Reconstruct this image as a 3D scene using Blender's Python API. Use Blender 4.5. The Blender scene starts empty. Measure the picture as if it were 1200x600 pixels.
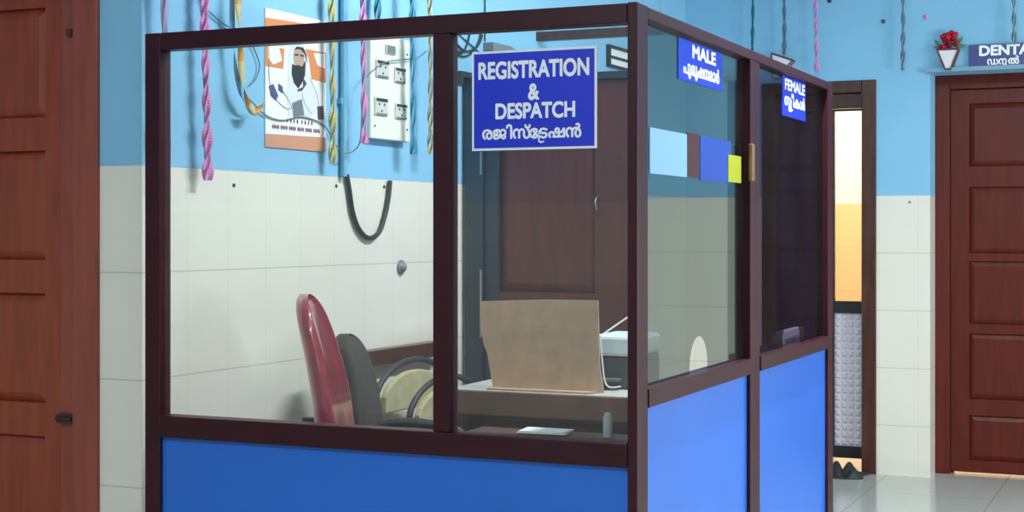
import bpy, bmesh, math, random
from mathutils import Vector, Matrix
random.seed(7)
S = bpy.context.scene
COL = S.collection
# ------------------------------------------------------------------ camera
FPX, HORIZ, EYE = 1786.0, 270.0, 1.30
cam = bpy.data.cameras.new('camera'); cam.sensor_width = 36; cam.lens = 36 * FPX / 1200
cam.shift_y = -(300 - HORIZ) / 1200; cam.clip_start = 0.05
camo = bpy.data.objects.new('camera', cam); COL.objects.link(camo)
camo.location = (0, 0, EYE); camo.rotation_euler = (math.radians(90), 0, 0)
S.camera = camo
# ------------------------------------------------------------------ world, colour
W = bpy.data.worlds.new('world'); S.world = W; W.use_nodes = True
W.node_tree.nodes['Background'].inputs[0].default_value = (0.75, 0.85, 1, 1)
W.node_tree.nodes['Background'].inputs[1].default_value = 1.0
S.view_settings.view_transform = 'Standard'; S.view_settings.look = 'None'
S.view_settings.exposure = 0.95; S.view_settings.gamma = 1; S.view_settings.use_curve_mapping = False
# ------------------------------------------------------------------ frames
class Frame:
    """origin + x axis on the floor; y = x turned 90 deg (away from the viewer), z up"""
    def __init__(s, o, ang):
        s.o = Vector((o[0], o[1], o[2] if len(o) > 2 else 0)); s.a = ang
        s.x = Vector((math.cos(ang), math.sin(ang), 0)); s.y = Vector((-math.sin(ang), math.cos(ang), 0))
    def loc(s, x, y, z=0): return s.o + s.x * x + s.y * y + Vector((0, 0, z))
    def hit(s, px, py=None, y=0.0):
        """column px, row py of the photo on the plane at depth y of this frame -> (x, z)"""
        d = Vector(((px - 600) / FPX, 1, 0)); p = s.o + s.y * y
        # p + x*t = k*d
        den = s.x.x * d.y - s.x.y * d.x
        t = (p.y * d.x - p.x * d.y) / den
        q = p + s.x * t
        return (t, None if py is None else EYE + (HORIZ - py) * q.y / FPX - s.o.z)
    def sub(s, x, y, z=0, rot=0): return Frame(s.loc(x, y, z), s.a + rot)
ANG_B = -math.atan2(0.4043, 0.9146)
DC = 3.66
C = Vector(((747 - 600) / FPX * DC, DC, 0))
BW, BL, BH = 1.448, 2.221, 1.848
ux, vy = Vector((0.9146, -0.4043, 0)), Vector((0.4043, 0.9146, 0))
BO = C - ux * BW
B = Frame(BO, ANG_B)                                   # booth: front face y=0, side face x=BW
YF = 0.049                                             # hall wall beside the booth
YD = 4.743                                             # far wall
K = B.loc(-0.047, YF)
ANG_W = math.atan2(1786, 850)                          # poster wall direction in the world
PW = Frame(K, ANG_W)                                   # x = along the wall away, y = into the wall
DW = Frame(B.loc(0, YD), ANG_B)                        # far wall
HW = Frame(B.loc(0, YF), ANG_B)                        # hall wall, left
CEIL = 3.1
XR, YB = 7.2, -6.0                                     # right wall and back wall in booth frame
# ------------------------------------------------------------------ materials
def lin(c):
    return tuple(((v / 255) / 12.92 if v / 255 <= 0.04045 else (((v / 255) + 0.055) / 1.055) ** 2.4) for v in c) + (1,)
def mat(name, rgb, rough=0.5, metal=0.0, spec=0.5, noise=0.0, nscale=30, bump=0.0, bscale=200, coat=0.0, stretch=None, sheen=0, rgb2=None):
    m = bpy.data.materials.new(name); m.use_nodes = True; nt = m.node_tree; b = nt.nodes['Principled BSDF']
    b.inputs['Base Color'].default_value = lin(rgb); b.inputs['Roughness'].default_value = rough
    b.inputs['Metallic'].default_value = metal; b.inputs['Specular IOR Level'].default_value = spec
    b.inputs['Coat Weight'].default_value = coat; b.inputs['Coat Roughness'].default_value = 0.08
    tc = nt.nodes.new('ShaderNodeTexCoord'); src = tc.outputs['Object']
    if stretch:
        mp = nt.nodes.new('ShaderNodeMapping'); mp.inputs['Scale'].default_value = stretch
        nt.links.new(src, mp.inputs[0]); src = mp.outputs[0]
    if noise > 0 or rgb2:
        n = nt.nodes.new('ShaderNodeTexNoise'); n.inputs['Scale'].default_value = nscale; n.inputs['Detail'].default_value = 6
        nt.links.new(src, n.inputs['Vector'])
        mx = nt.nodes.new('ShaderNodeMix'); mx.data_type = 'RGBA'
        c = lin(rgb); c2 = lin(rgb2) if rgb2 else tuple(min(1, v * (1 - noise)) for v in c[:3]) + (1,)
        mx.inputs[6].default_value = c; mx.inputs[7].default_value = c2
        mr = nt.nodes.new('ShaderNodeMapRange'); mr.inputs[1].default_value = 0.35; mr.inputs[2].default_value = 0.65
        nt.links.new(n.outputs[0], mr.inputs[0]); nt.links.new(mr.outputs[0], mx.inputs[0])
        nt.links.new(mx.outputs[2], b.inputs['Base Color'])
    if bump > 0:
        n2 = nt.nodes.new('ShaderNodeTexNoise'); n2.inputs['Scale'].default_value = bscale; n2.inputs['Detail'].default_value = 4
        nt.links.new(src, n2.inputs['Vector'])
        bp = nt.nodes.new('ShaderNodeBump'); bp.inputs['Strength'].default_value = bump; bp.inputs['Distance'].default_value = 0.01
        nt.links.new(n2.outputs[0], bp.inputs['Height']); nt.links.new(bp.outputs[0], b.inputs['Normal'])
    return m
def emis(name, rgb, s):
    m = bpy.data.materials.new(name); m.use_nodes = True; b = m.node_tree.nodes['Principled BSDF']
    b.inputs['Base Color'].default_value = lin(rgb); b.inputs['Emission Color'].default_value = lin(rgb)
    b.inputs['Emission Strength'].default_value = s
    return m
def glass(name, tint, refl=1.0, rough=0.0, dust=0.0):
    m = bpy.data.materials.new(name); m.use_nodes = True; nt = m.node_tree; nt.nodes.clear()
    out = nt.nodes.new('ShaderNodeOutputMaterial'); t = nt.nodes.new('ShaderNodeBsdfTransparent'); g = nt.nodes.new('ShaderNodeBsdfGlossy')
    t.inputs[0].default_value = tuple(tint) + (1,); g.inputs['Roughness'].default_value = rough
    g.inputs['Color'].default_value = (refl, refl, refl, 1)
    f = nt.nodes.new('ShaderNodeFresnel'); f.inputs[0].default_value = 1.5
    mx = nt.nodes.new('ShaderNodeMixShader')
    nt.links.new(f.outputs[0], mx.inputs[0]); nt.links.new(t.outputs[0], mx.inputs[1]); nt.links.new(g.outputs[0], mx.inputs[2])
    last = mx.outputs[0]
    if dust > 0:                                       # film of dust and smears on the pane
        d = nt.nodes.new('ShaderNodeBsdfDiffuse'); d.inputs[0].default_value = (0.75, 0.77, 0.75, 1)
        n = nt.nodes.new('ShaderNodeTexNoise'); n.inputs['Scale'].default_value = 3; n.inputs['Detail'].default_value = 5
        tc = nt.nodes.new('ShaderNodeTexCoord'); nt.links.new(tc.outputs['Object'], n.inputs['Vector'])
        mr = nt.nodes.new('ShaderNodeMapRange'); mr.inputs[1].default_value = 0.3; mr.inputs[2].default_value = 0.75
        mr.inputs[3].default_value = dust * 0.4; mr.inputs[4].default_value = dust
        nt.links.new(n.outputs[0], mr.inputs[0])
        m2 = nt.nodes.new('ShaderNodeMixShader'); nt.links.new(mr.outputs[0], m2.inputs[0])
        nt.links.new(last, m2.inputs[1]); nt.links.new(d.outputs[0], m2.inputs[2]); last = m2.outputs[0]
    nt.links.new(last, out.inputs[0])
    return m
def wall_mat(name, tw=0.203, off=0.0, paint=(138, 194, 226), tile=(230, 225, 212)):
    """blue distemper above, glazed cream tiles with fine joints below z = 1.485"""
    m = bpy.data.materials.new(name); m.use_nodes = True; nt = m.node_tree; N = nt.nodes.new; L = nt.links.new
    b = nt.nodes['Principled BSDF']
    tc = N('ShaderNodeTexCoord'); sx = N('ShaderNodeSeparateXYZ'); L(tc.outputs['Object'], sx.inputs[0])
    def M(op, a, bb=None, c=None):
        n = N('ShaderNodeMath'); n.operation = op
        for i, v in enumerate((a, bb, c)):
            if v is None: continue
            if isinstance(v, (int, float)): n.inputs[i].default_value = v
            else: L(v, n.inputs[i])
        return n.outputs[0]
    nz = N('ShaderNodeTexNoise'); nz.inputs['Scale'].default_value = 40; L(tc.outputs['Object'], nz.inputs['Vector'])
    nzl = N('ShaderNodeTexNoise'); nzl.inputs['Scale'].default_value = 2.5; nzl.inputs['Detail'].default_value = 4; L(tc.outputs['Object'], nzl.inputs['Vector'])
    zj = M('ADD', sx.outputs[2], M('MULTIPLY', M('SUBTRACT', nz.outputs[0], 0.5), 0.008))
    up = M('GREATER_THAN', zj, 1.485)
    fz = M('FRACT', M('DIVIDE', M('SUBTRACT', 1.485, sx.outputs[2]), 0.305))
    fx = M('FRACT', M('DIVIDE', M('ADD', sx.outputs[0], 50 * tw + off), tw))
    jz = M('LESS_THAN', M('MINIMUM', fz, M('SUBTRACT', 1, fz)), 0.0065)
    jx = M('LESS_THAN', M('MINIMUM', fx, M('SUBTRACT', 1, fx)), 0.006)
    j = M('MAXIMUM', jz, M('MULTIPLY', jx, 0.45))
    def mix(f, a, bb):
        n = N('ShaderNodeMix'); n.data_type = 'RGBA'
        if isinstance(f, (int, float)): n.inputs[0].default_value = f
        else: L(f, n.inputs[0])
        for i, v in ((6, a), (7, bb)):
            if isinstance(v, tuple): n.inputs[i].default_value = v
            else: L(v, n.inputs[i])
        return n.outputs[2]
    t = lin(tile); t2 = lin(tuple(v - 7 for v in tile))
    tcol = mix(nzl.outputs[0], t, t2)
    tcol = mix(M('MULTIPLY', j, 0.5), tcol, lin((150, 148, 135)))
    p = lin(paint); p2 = lin(tuple(v - 12 for v in paint))
    pcol = mix(nzl.outputs[0], p, p2)
    L(mix(up, tcol, pcol), b.inputs['Base Color'])
    L(M('ADD', M('MULTIPLY', up, 0.42), 0.28), b.inputs['Roughness'])
    b.inputs['Specular IOR Level'].default_value = 0.4
    bp = N('ShaderNodeBump'); bp.inputs['Strength'].default_value = 0.25; bp.inputs['Distance'].default_value = 0.004
    L(M('ADD', M('MULTIPLY', nz.outputs[0], M('MULTIPLY', up, 0.6)), M('MULTIPLY', j, -0.6)), bp.inputs['Height'])
    L(bp.outputs[0], b.inputs['Normal'])
    return m
def floor_mat():
    m = mat('floor_tile', (186, 188, 182), rough=0.12, noise=0.12, nscale=4, spec=0.6)
    nt = m.node_tree; N = nt.nodes.new; L = nt.links.new; b = nt.nodes['Principled BSDF']
    br = N('ShaderNodeTexBrick'); br.offset = 0; br.inputs['Scale'].default_value = 1; br.inputs['Mortar Size'].default_value = 0.002
    br.inputs['Brick Width'].default_value = 0.6; br.inputs['Row Height'].default_value = 0.6
    br.inputs['Color1'].default_value = lin((190, 192, 186)); br.inputs['Color2'].default_value = lin((184, 187, 181)); br.inputs['Mortar'].default_value = lin((140, 140, 132))
    tc = N('ShaderNodeTexCoord'); L(tc.outputs['Object'], br.inputs['Vector']); L(br.outputs[0], b.inputs['Base Color'])
    return m
M = {}
M['wall'] = wall_mat('painted_tiled_wall'); M['wall_far'] = wall_mat('painted_tiled_wall_far', off=0.06)
M['floor'] = floor_mat()
M['ceiling'] = mat('ceiling_white', (225, 228, 225), 0.8, bump=0.1)
M['frame'] = mat('maroon_aluminium', (56, 12, 24), 0.42, spec=0.3, noise=0.25, nscale=12, coat=0.0)
M['blue_panel'] = mat('blue_laminate', (34, 106, 206), 0.3, spec=0.5, noise=0.06, nscale=3)
M['clear'] = glass('clear_glass', (0.93, 0.96, 0.94), 1.0, dust=0.05)
M['clear2'] = glass('clear_glass_smeared', (0.86, 0.9, 0.88), 1.0, dust=0.05)
M['tint'] = glass('green_tinted_glass', (0.20, 0.245, 0.215), 0.85, 0.02, dust=0.012)
M['tint2'] = glass('dark_tinted_glass', (0.20, 0.22, 0.32), 0.4, 0.02, dust=0.012)
M['door'] = mat('red_brown_door', (152, 62, 30), 0.38, noise=0.28, nscale=6, stretch=(6, 6, 0.7), bump=0.05, bscale=30, coat=0.15)
M['door_frame'] = mat('red_brown_frame', (150, 70, 52), 0.4, noise=0.25, nscale=6, stretch=(6, 6, 0.7), coat=0.15)
M['door_far'] = mat('dark_red_brown_door', (94, 32, 19), 0.45, noise=0.25, nscale=6, stretch=(6, 6, 0.7), spec=0.3)
M['dark_wood'] = mat('dark_brown_wood', (78, 42, 28), 0.4, noise=0.45, nscale=7, stretch=(5, 5, 0.8), coat=0.2)
M['inner_door'] = mat('inner_brown_door', (84, 32, 32), 0.42, noise=0.35, nscale=7, stretch=(5, 5, 0.9))
M['navy'] = mat('navy_stile', (34, 48, 66), 0.4, noise=0.3, nscale=9)
M['navy_leaf'] = mat('dark_navy_leaf', (16, 18, 66), 0.35, noise=0.3, nscale=5)
M['sign_blue'] = mat('sign_blue', (28, 50, 205), 0.35, noise=0.08, nscale=8)
M['sign_blue2'] = mat('sign_blue_dark', (16, 38, 118), 0.35, noise=0.08, nscale=8)
M['white'] = mat('white_lettering', (240, 242, 248), 0.5)
M['black'] = mat('black', (16, 16, 18), 0.5, bump=0.1)
M['black_rubber'] = mat('black_rubber', (38, 44, 46), 0.55, bump=0.1)
M['grey'] = mat('grey_plastic', (120, 128, 132), 0.45, noise=0.1)
M['steel'] = mat('steel', (150, 150, 148), 0.3, metal=0.9)
M['brass'] = mat('old_brass', (150, 120, 80), 0.4, metal=0.6)
M['light_blue_pipe'] = mat('painted_conduit', (112, 178, 205), 0.5)
M['cardboard'] = mat('cardboard', (202, 168, 138), 0.8, noise=0.14, nscale=14, bump=0.08, bscale=60)
M['desk'] = mat('desk_wood', (120, 84, 66), 0.5, noise=0.3, nscale=8)
M['desk_top'] = mat('pale_desk_top', (205, 205, 200), 0.3, noise=0.08)
M['paper'] = mat('paper', (238, 238, 235), 0.7)
M['maroon'] = mat('maroon_vinyl', (150, 28, 52), 0.3, noise=0.3, nscale=14, bump=0.35, bscale=22, coat=0.9)
M['chair_dark'] = mat('charcoal_fabric', (62, 58, 54), 0.8, noise=0.25, nscale=30, bump=0.2)
M['cream_pad'] = mat('cream_pad', (190, 180, 140), 0.8, noise=0.2, nscale=20, bump=0.2)
M['warm_wall'] = wall_mat('warm_room_wall', paint=(252, 246, 226), tile=(236, 196, 150))
M['lowpanel'] = mat('grey_patterned_panel', (196, 192, 202), 0.5)
# ------------------------------------------------------------------ builders
class MB:
    def __init__(s): s.v = []; s.f = []; s.m = []; s.sm = []
    def add(s, vs, fs, mi=0, smooth=False):
        o = len(s.v); s.v += [tuple(v) for v in vs]
        for f in fs: s.f.append(tuple(i + o for i in f)); s.m.append(mi); s.sm.append(smooth)
        return s
    def box(s, x0, x1, y0, y1, z0, z1, mi=0):
        x0, x1 = sorted((x0, x1)); y0, y1 = sorted((y0, y1)); z0, z1 = sorted((z0, z1))
        return s.add([(x0, y0, z0), (x1, y0, z0), (x1, y1, z0), (x0, y1, z0), (x0, y0, z1), (x1, y0, z1), (x1, y1, z1), (x0, y1, z1)],
                     [(3, 2, 1, 0), (4, 5, 6, 7), (0, 1, 5, 4), (1, 2, 6, 5), (2, 3, 7, 6), (3, 0, 4, 7)], mi)
    def frustum(s, x0, x1, z0, z1, ya, yb, inset, mi=0):
        """raised field: outline at y=ya, inner field at y=yb (yb nearer the viewer)"""
        i = inset
        v = [(x0, ya, z0), (x1, ya, z0), (x1, ya, z1), (x0, ya, z1), (x0 + i, yb, z0 + i), (x1 - i, yb, z0 + i), (x1 - i, yb, z1 - i), (x0 + i, yb, z1 - i)]
        return s.add(v, [(4, 5, 6, 7), (0, 1, 5, 4), (1, 2, 6, 5), (2, 3, 7, 6), (3, 0, 4, 7), (3, 2, 1, 0)], mi)
    def prism(s, poly, y0, y1, mi=0):
        """polygon in x,z pushed from y0 to y1"""
        a = sum(poly[i][0] * poly[(i + 1) % len(poly)][1] - poly[(i + 1) % len(poly)][0] * poly[i][1] for i in range(len(poly)))
        if a < 0: poly = poly[::-1]
        y0, y1 = sorted((y0, y1)); n = len(poly)
        v = [(p[0], y0, p[1]) for p in poly] + [(p[0], y1, p[1]) for p in poly]
        return s.add(v, [tuple(range(n)), tuple(range(2 * n - 1, n - 1, -1))] + [(i, i + n, (i + 1) % n + n, (i + 1) % n) for i in range(n)], mi)
    def hprism(s, poly, z0, z1, mi=0):
        n = len(poly)
        a = sum(poly[i][0] * poly[(i + 1) % n][1] - poly[(i + 1) % n][0] * poly[i][1] for i in range(n))
        if a < 0: poly = poly[::-1]
        v = [(p[0], p[1], z0) for p in poly] + [(p[0], p[1], z1) for p in poly]
        return s.add(v, [tuple(range(n - 1, -1, -1)), tuple(range(n, 2 * n))] + [(i, (i + 1) % n, (i + 1) % n + n, i + n) for i in range(n)], mi)
    def tube(s, pts, r, n=8, mi=0, closed=False):
        pts = [Vector(p) for p in pts]; k = len(pts); rings = []; up = Vector((0.12, 0.31, 0.94)).normalized()
        for i, p in enumerate(pts):
            t = (pts[min(i + 1, k - 1)] - pts[max(i - 1, 0)]).normalized()
            a = t.cross(up)
            if a.length < 1e-3: a = t.cross(Vector((1, 0, 0)))
            a.normalize(); b = t.cross(a).normalized(); up = a.cross(t).normalized() if abs(a.cross(t).length) > 0 else up
            rr = r[i] if isinstance(r, (list, tuple)) else r
            rings.append([p + a * math.cos(2 * math.pi * j / n) * rr + b * math.sin(2 * math.pi * j / n) * rr for j in range(n)])
        v = [q for R in rings for q in R]; f = []
        for i in range(k - 1):
            for j in range(n): f.append((i * n + j, i * n + (j + 1) % n, (i + 1) * n + (j + 1) % n, (i + 1) * n + j))
        s.add(v, f, mi, True)
        s.add(rings[0], [tuple(range(n - 1, -1, -1))], mi); s.add(rings[-1], [tuple(range(n))], mi)
        return s
    def lathe(s, prof, n=20, c=(0, 0, 0), axis='z', mi=0):
        v = []; f = []
        for r, z in prof:
            for j in range(n):
                a = 2 * math.pi * j / n; x, y = r * math.cos(a), r * math.sin(a)
                v.append((c[0] + x, c[1] + y, c[2] + z) if axis == 'z' else ((c[0] + x, c[1] + z, c[2] + y)))
        k = len(prof)
        for i in range(k - 1):
            for j in range(n): f.append((i * n + j, i * n + (j + 1) % n, (i + 1) * n + (j + 1) % n, (i + 1) * n + j))
        s.add(v, f, mi, True)
        s.add(v[:n], [tuple(range(n - 1, -1, -1))], mi); s.add(v[-n:], [tuple(range(n))], mi)
        return s
    def xf(s, mt, start=0):
        for i in range(start, len(s.v)): s.v[i] = tuple(mt @ Vector(s.v[i]))
        return s
    def build(s, name, mats, parent=None, frame=None, bevel=0.0, seg=2, sub=0):
        me = bpy.data.meshes.new(name); me.from_pydata(s.v, [], s.f)
        ms = mats if isinstance(mats, (list, tuple)) else [mats]
        for m in ms: me.materials.append(m)
        me.polygons.foreach_set('material_index', s.m); me.polygons.foreach_set('use_smooth', s.sm)
        bm = bmesh.new(); bm.from_mesh(me); bmesh.ops.recalc_face_normals(bm, faces=bm.faces); bm.to_mesh(me); bm.free()
        me.update()
        o = bpy.data.objects.new(name, me); COL.objects.link(o)
        if parent is not None: o.parent = parent
        elif frame is not None: o.location = frame.o; o.rotation_euler = (0, 0, frame.a)
        if bevel: 
            md = o.modifiers.new('bevel', 'BEVEL'); md.width = bevel; md.segments = seg; md.limit_method = 'ANGLE'; md.angle_limit = math.radians(40)
        if sub:
            md = o.modifiers.new('sub', 'SUBSURF'); md.levels = sub; md.render_levels = sub
        return o
def empty(name, fr):
    o = bpy.data.objects.new(name, None); COL.objects.link(o); o.location = fr.o; o.rotation_euler = (0, 0, fr.a); o.empty_display_size = 0.1
    return o
def tag(o, label, cat, group=None):
    o['label'] = label; o['category'] = cat
    if group: o['group'] = group
    return o
def thing(name, fr, label, cat, group=None): return tag(empty(name, fr), label, cat, group)
def struct(o): o['kind'] = 'structure'; return o
def arc(cx, cz, r, a0, a1, n=12, rz=None):
    rz = r if rz is None else rz
    return [(cx + r * math.cos(math.radians(a0 + (a1 - a0) * i / n)), cz + rz * math.sin(math.radians(a0 + (a1 - a0) * i / n))) for i in range(n + 1)]
def smooth_path(pts, n=8):
    """Catmull-Rom through the points"""
    P = [Vector(p) for p in pts]; P = [P[0] * 2 - P[1]] + P + [P[-1] * 2 - P[-2]]; out = []
    for i in range(1, len(P) - 2):
        for k in range(n):
            t = k / n
            out.append(0.5 * ((2 * P[i]) + (-P[i - 1] + P[i + 1]) * t + (2 * P[i - 1] - 5 * P[i] + 4 * P[i + 1] - P[i + 2]) * t * t + (-P[i - 1] + 3 * P[i] - 3 * P[i + 1] + P[i + 2]) * t ** 3))
    out.append(P[-2]); return out
# ---- lettering: outlines of the built-in font, filled row by row with a nonzero winding rule and thickened
def glyph_loops(txt):
    c = bpy.data.curves.new('lettering', 'FONT'); c.body = txt; c.size = 1; c.fill_mode = 'NONE'; c.resolution_u = 6
    o = bpy.data.objects.new('lettering', c); COL.objects.link(o)
    bpy.context.view_layer.update()
    me = o.to_mesh(); nb = {}
    if me is None:
        bpy.data.objects.remove(o); return []
    vs = [v.co.copy() for v in me.vertices]; es = [tuple(e.vertices) for e in me.edges]
    o.to_mesh_clear(); bpy.data.objects.remove(o); bpy.data.curves.remove(c)
    for a, b in es: nb.setdefault(a, []).append(b); nb.setdefault(b, []).append(a)
    seen = set(); loops = []
    for st in sorted(nb):
        if st in seen: continue
        cur = [st]; seen.add(st)
        nx = st + 1 if st + 1 in nb[st] else nb[st][0]
        while nx is not None and nx not in seen:
            cur.append(nx); seen.add(nx)
            nn = [q for q in nb[nx] if q not in seen]; nx = nn[0] if nn else None
        loops.append([(vs[i].x, vs[i].y) for i in cur])
    return loops
def fill_rows(loops, step, bold, strokes=()):
    segs = []
    for lp in loops:
        for i in range(len(lp)):
            (x0, y0), (x1, y1) = lp[i], lp[(i + 1) % len(lp)]
            if y0 != y1: segs.append((x0, y0, x1, y1))
    ys = [p[1] for lp in loops for p in lp] + [p[1] for s in strokes for p in s[0]]
    mg = bold + max([s[1] for s in strokes], default=0)
    y = min(ys) - mg; top = max(ys) + mg; rows = []
    def spans(yy):
        cr = []
        for x0, y0, x1, y1 in segs:
            if (y0 <= yy) != (y1 <= yy): cr.append((x0 + (yy - y0) * (x1 - x0) / (y1 - y0), 1 if y1 > y0 else -1))
        cr.sort(); w = 0; out = []
        for x, d in cr:
            if w == 0: a = x
            w += d
            if w == 0: out.append((a, x))
        return out
    offs = [(0, bold)] + [(sg * bold * k, bold * math.sqrt(1 - k * k)) for k in (0.5, 0.92) for sg in (-1, 1)] if bold > 0 else [(0, 0)]
    while y < top:
        yc = y + step / 2; sp = []
        for dy, ex in offs: sp += [(a - ex, b + ex) for a, b in spans(yc + dy)]
        for pl, r in strokes:
            for i in range(len(pl) - 1):
                (xa, ya), (xb, yb) = pl[i], pl[i + 1]; nn = max(2, int(math.hypot(xb - xa, yb - ya) / (r * 0.35)))
                for k in range(nn + 1):
                    px_, py_ = xa + (xb - xa) * k / nn, ya + (yb - ya) * k / nn
                    if abs(py_ - yc) < r: h = math.sqrt(r * r - (py_ - yc) ** 2); sp.append((px_ - h, px_ + h))
        sp.sort(); mg_ = []
        for a, b in sp:
            if mg_ and a <= mg_[-1][1]: mg_[-1][1] = max(mg_[-1][1], b)
            else: mg_.append([a, b])
        rows.append((y, y + step, mg_)); y += step
    return rows
def lettering(items, x0, x1, z0, z1, bold=0.03, rows=34):
    """items: list of (text, dx, dy, sx, sy) or ('~', points, r) strokes laid out in em units; fitted into the box. returns flat quads (x0,x1,z0,z1)"""
    loops = []; strokes = []; pen = 0
    for it in items:
        if it[0] == '~': strokes.append(([(p[0] + pen, p[1]) for p in it[1]], it[2])); continue
        t, dx, dy, sx, sy = it
        lp = glyph_loops(t)
        if not lp: pen += 0.3; continue
        mn = min(p[0] for l in lp for p in l); mxx = max(p[0] for l in lp for p in l)
        loops += [[((p[0] - mn) * sx + pen + dx, p[1] * sy + dy) for p in l] for l in lp]
        if dx >= 0 or sx == 1: pen = max(pen, pen + dx + (mxx - mn) * sx + 0.07)
    allx = [p[0] for l in loops for p in l]; ally = [p[1] for l in loops for p in l] + [p[1] for s in strokes for p in s[0]]
    ax, bx, az, bz = min(allx), max(allx), min(ally), max(ally)
    R = fill_rows(loops, (bz - az) / rows, bold, strokes)
    fx = lambda x: x0 + (x - ax) / (bx - ax) * (x1 - x0)
    fz = lambda z: z0 + (z - az) / (bz - az) * (z1 - z0)
    return [(fx(a), fx(b), fz(ya), fz(yb)) for ya, yb, sp in R for a, b in sp]
def put_letters(mb, quads, y, mi=0, t=0.0012):
    for a, b, c, d in quads:
        if b - a > 1e-5: mb.add([(a, y, c), (b, y, c), (b, y, d), (a, y, d)], [(0, 1, 2, 3)], mi)
    return mb
# ================================================================== SETTING
def wall_panels(fr, x0, x1, y0, y1, z1, holes, name, m):
    """holes: (xa, xb, za, zb) sorted by x"""
    mb = MB(); x = x0
    for xa, xb, za, zb in holes:
        mb.box(x, xa, y0, y1, 0, z1)
        if za > 0: mb.box(xa, xb, y0, y1, 0, za)
        mb.box(xa, xb, y0, y1, zb, z1); x = xb
    mb.box(x, x1, y0, y1, 0, z1)
    return struct(mb.build(name, m, frame=fr))
fl = MB().box(-3.5, XR + 3.2, YB - 0.3, YD + 3.6, -0.1, 0); struct(fl.build('floor', M['floor'], frame=B))
cl = MB().box(-3.5, XR + 0.5, YB - 0.3, YD + 3.6, CEIL, CEIL + 0.1); struct(cl.build('ceiling', M['ceiling'], frame=B))
# left hall wall with the panelled door
hx = lambda px, py=None, y=0: HW.hit(px, py, y)
dx1 = hx(117)[0]; dx0 = dx1 - 1.05
corner = B.loc(-0.047, YF)
wall_panels(HW, -3.3, -0.047, 0, 0.24, CEIL, [(dx0, dx1, 0, 2.18)], 'wall_left', M['wall'])
# poster wall
PL = 4.72
# doorway in poster wall, behind the open leaf
pd0 = PW.hit(553)[0] + 0.0; pd1 = pd0 + 0.95
wall_panels(PW, 0, PL, 0, 0.22, CEIL, [], 'wall_side', M['wall'])
# far wall with two openings
DO0, DO1 = DW.hit(893)[0], DW.hit(1027)[0]
zt = DW.hit(1010, 94)[1]
EO0, EO1 = DW.hit(1090)[0], DW.hit(1090)[0] + 1.10
zt2 = DW.hit(1100, 85)[1]
xl = (PW.loc(PL, 0) - DW.o).dot(DW.x)
wall_panels(DW, xl - 0.25, XR, 0, 0.26, CEIL, [(DO0, DO1, 0, zt), (EO0, EO1, 0, zt2)], 'wall_back', M['wall_far'])
# right wall with a wide window opening, rear wall, left return
RW = Frame(B.loc(XR, YD), ANG_B - math.pi / 2)         # x runs toward the camera side
LW = YD - YB
wall_panels(RW, -0.2, LW + 0.2, 0, 0.2, CEIL, [(2.2, 4.6, 0.72, 1.5)], 'wall_right', M['wall'])
wf = MB()
for a, b, c, d in ((2.2, 4.6, 0.72, 0.76), (2.2, 4.6, 1.46, 1.5), (2.2, 2.26, 0.72, 1.5), (4.54, 4.6, 0.72, 1.5), (3.37, 3.43, 0.76, 1.46)): wf.box(a, b, 0.06, 0.12, c, d)
struct(wf.build('window_1', M['dark_wood'], frame=RW))
BWl = Frame(B.loc(XR, YB), ANG_B + math.pi)
wall_panels(BWl, -0.2, XR + 3.5, 0, 0.2, CEIL, [], 'wall_front', M['wall'])
LFw = Frame(B.loc(-3.3, YB), ANG_B + math.pi / 2)
wall_panels(LFw, -0.2, YF - YB, 0, 0.2, CEIL, [], 'wall_west', M['wall'])
# ---- panel door builder
def panel_door(name, fr, x0, x1, z1, rows, mleaf, mframe, stile=0.1, steps=((0.07, 0.0), (0.055, 0.03)), leaf_y=0.06, cols=1, gap=0.0, latch=None):
    """frame of stepped jambs round a leaf with raised panels; rows: list of (z0, z1)"""
    root = struct(empty(name, fr)); mb = MB(); xa, xb, zz = x0, x1, z1; yo = None
    for w, yy in steps:
        mb.box(xa, xa + w, yy, yy + 0.12, 0, zz); mb.box(xb - w, xb, yy, yy + 0.12, 0, zz); mb.box(xa + w, xb - w, yy, yy + 0.12, zz - w, zz)
        xa += w; xb -= w; zz -= w
    mb.box(xa - 0.01, xa + 0.015, leaf_y + 0.038, leaf_y + 0.07, 0, zz); mb.box(xb - 0.015, xb + 0.01, leaf_y + 0.038, leaf_y + 0.07, 0, zz); mb.box(xa, xb, leaf_y + 0.038, leaf_y + 0.07, zz - 0.015, zz + 0.01)  # stops added behind the leaf to block light through the gap
    mb.build('door_frame', mframe, root, bevel=0.004)
    xa += 0.003; xb -= 0.003; zz -= 0.003
    lf = MB(); y = leaf_y; z0 = gap
    cw = (xb - xa - stile * (cols + 1)) / cols
    for c in range(cols + 1): lf.box(xa + c * (cw + stile), xa + c * (cw + stile) + stile, y, y + 0.035, z0, zz)
    for c in range(cols):
        a = xa + stile + c * (cw + stile); b = a + cw; z = z0
        for r0, r1 in rows: lf.box(a, b, y, y + 0.035, z, r0); z = r1
        lf.box(a, b, y, y + 0.035, z, zz)
    leaf = lf.build('door_leaf', mleaf, root)
    for c in range(cols):
        a = xa + stile + c * (cw + stile); b = a + cw
        for r0, r1 in rows:
            p = MB().frustum(a, b, r0, r1, y + 0.016, y + 0.004, 0.028); p.box(a, b, y + 0.016, y + 0.022, r0, r1)
            p.build('door_panel', mleaf, leaf)
    return root, leaf, (xa, xb, zz)
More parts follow.
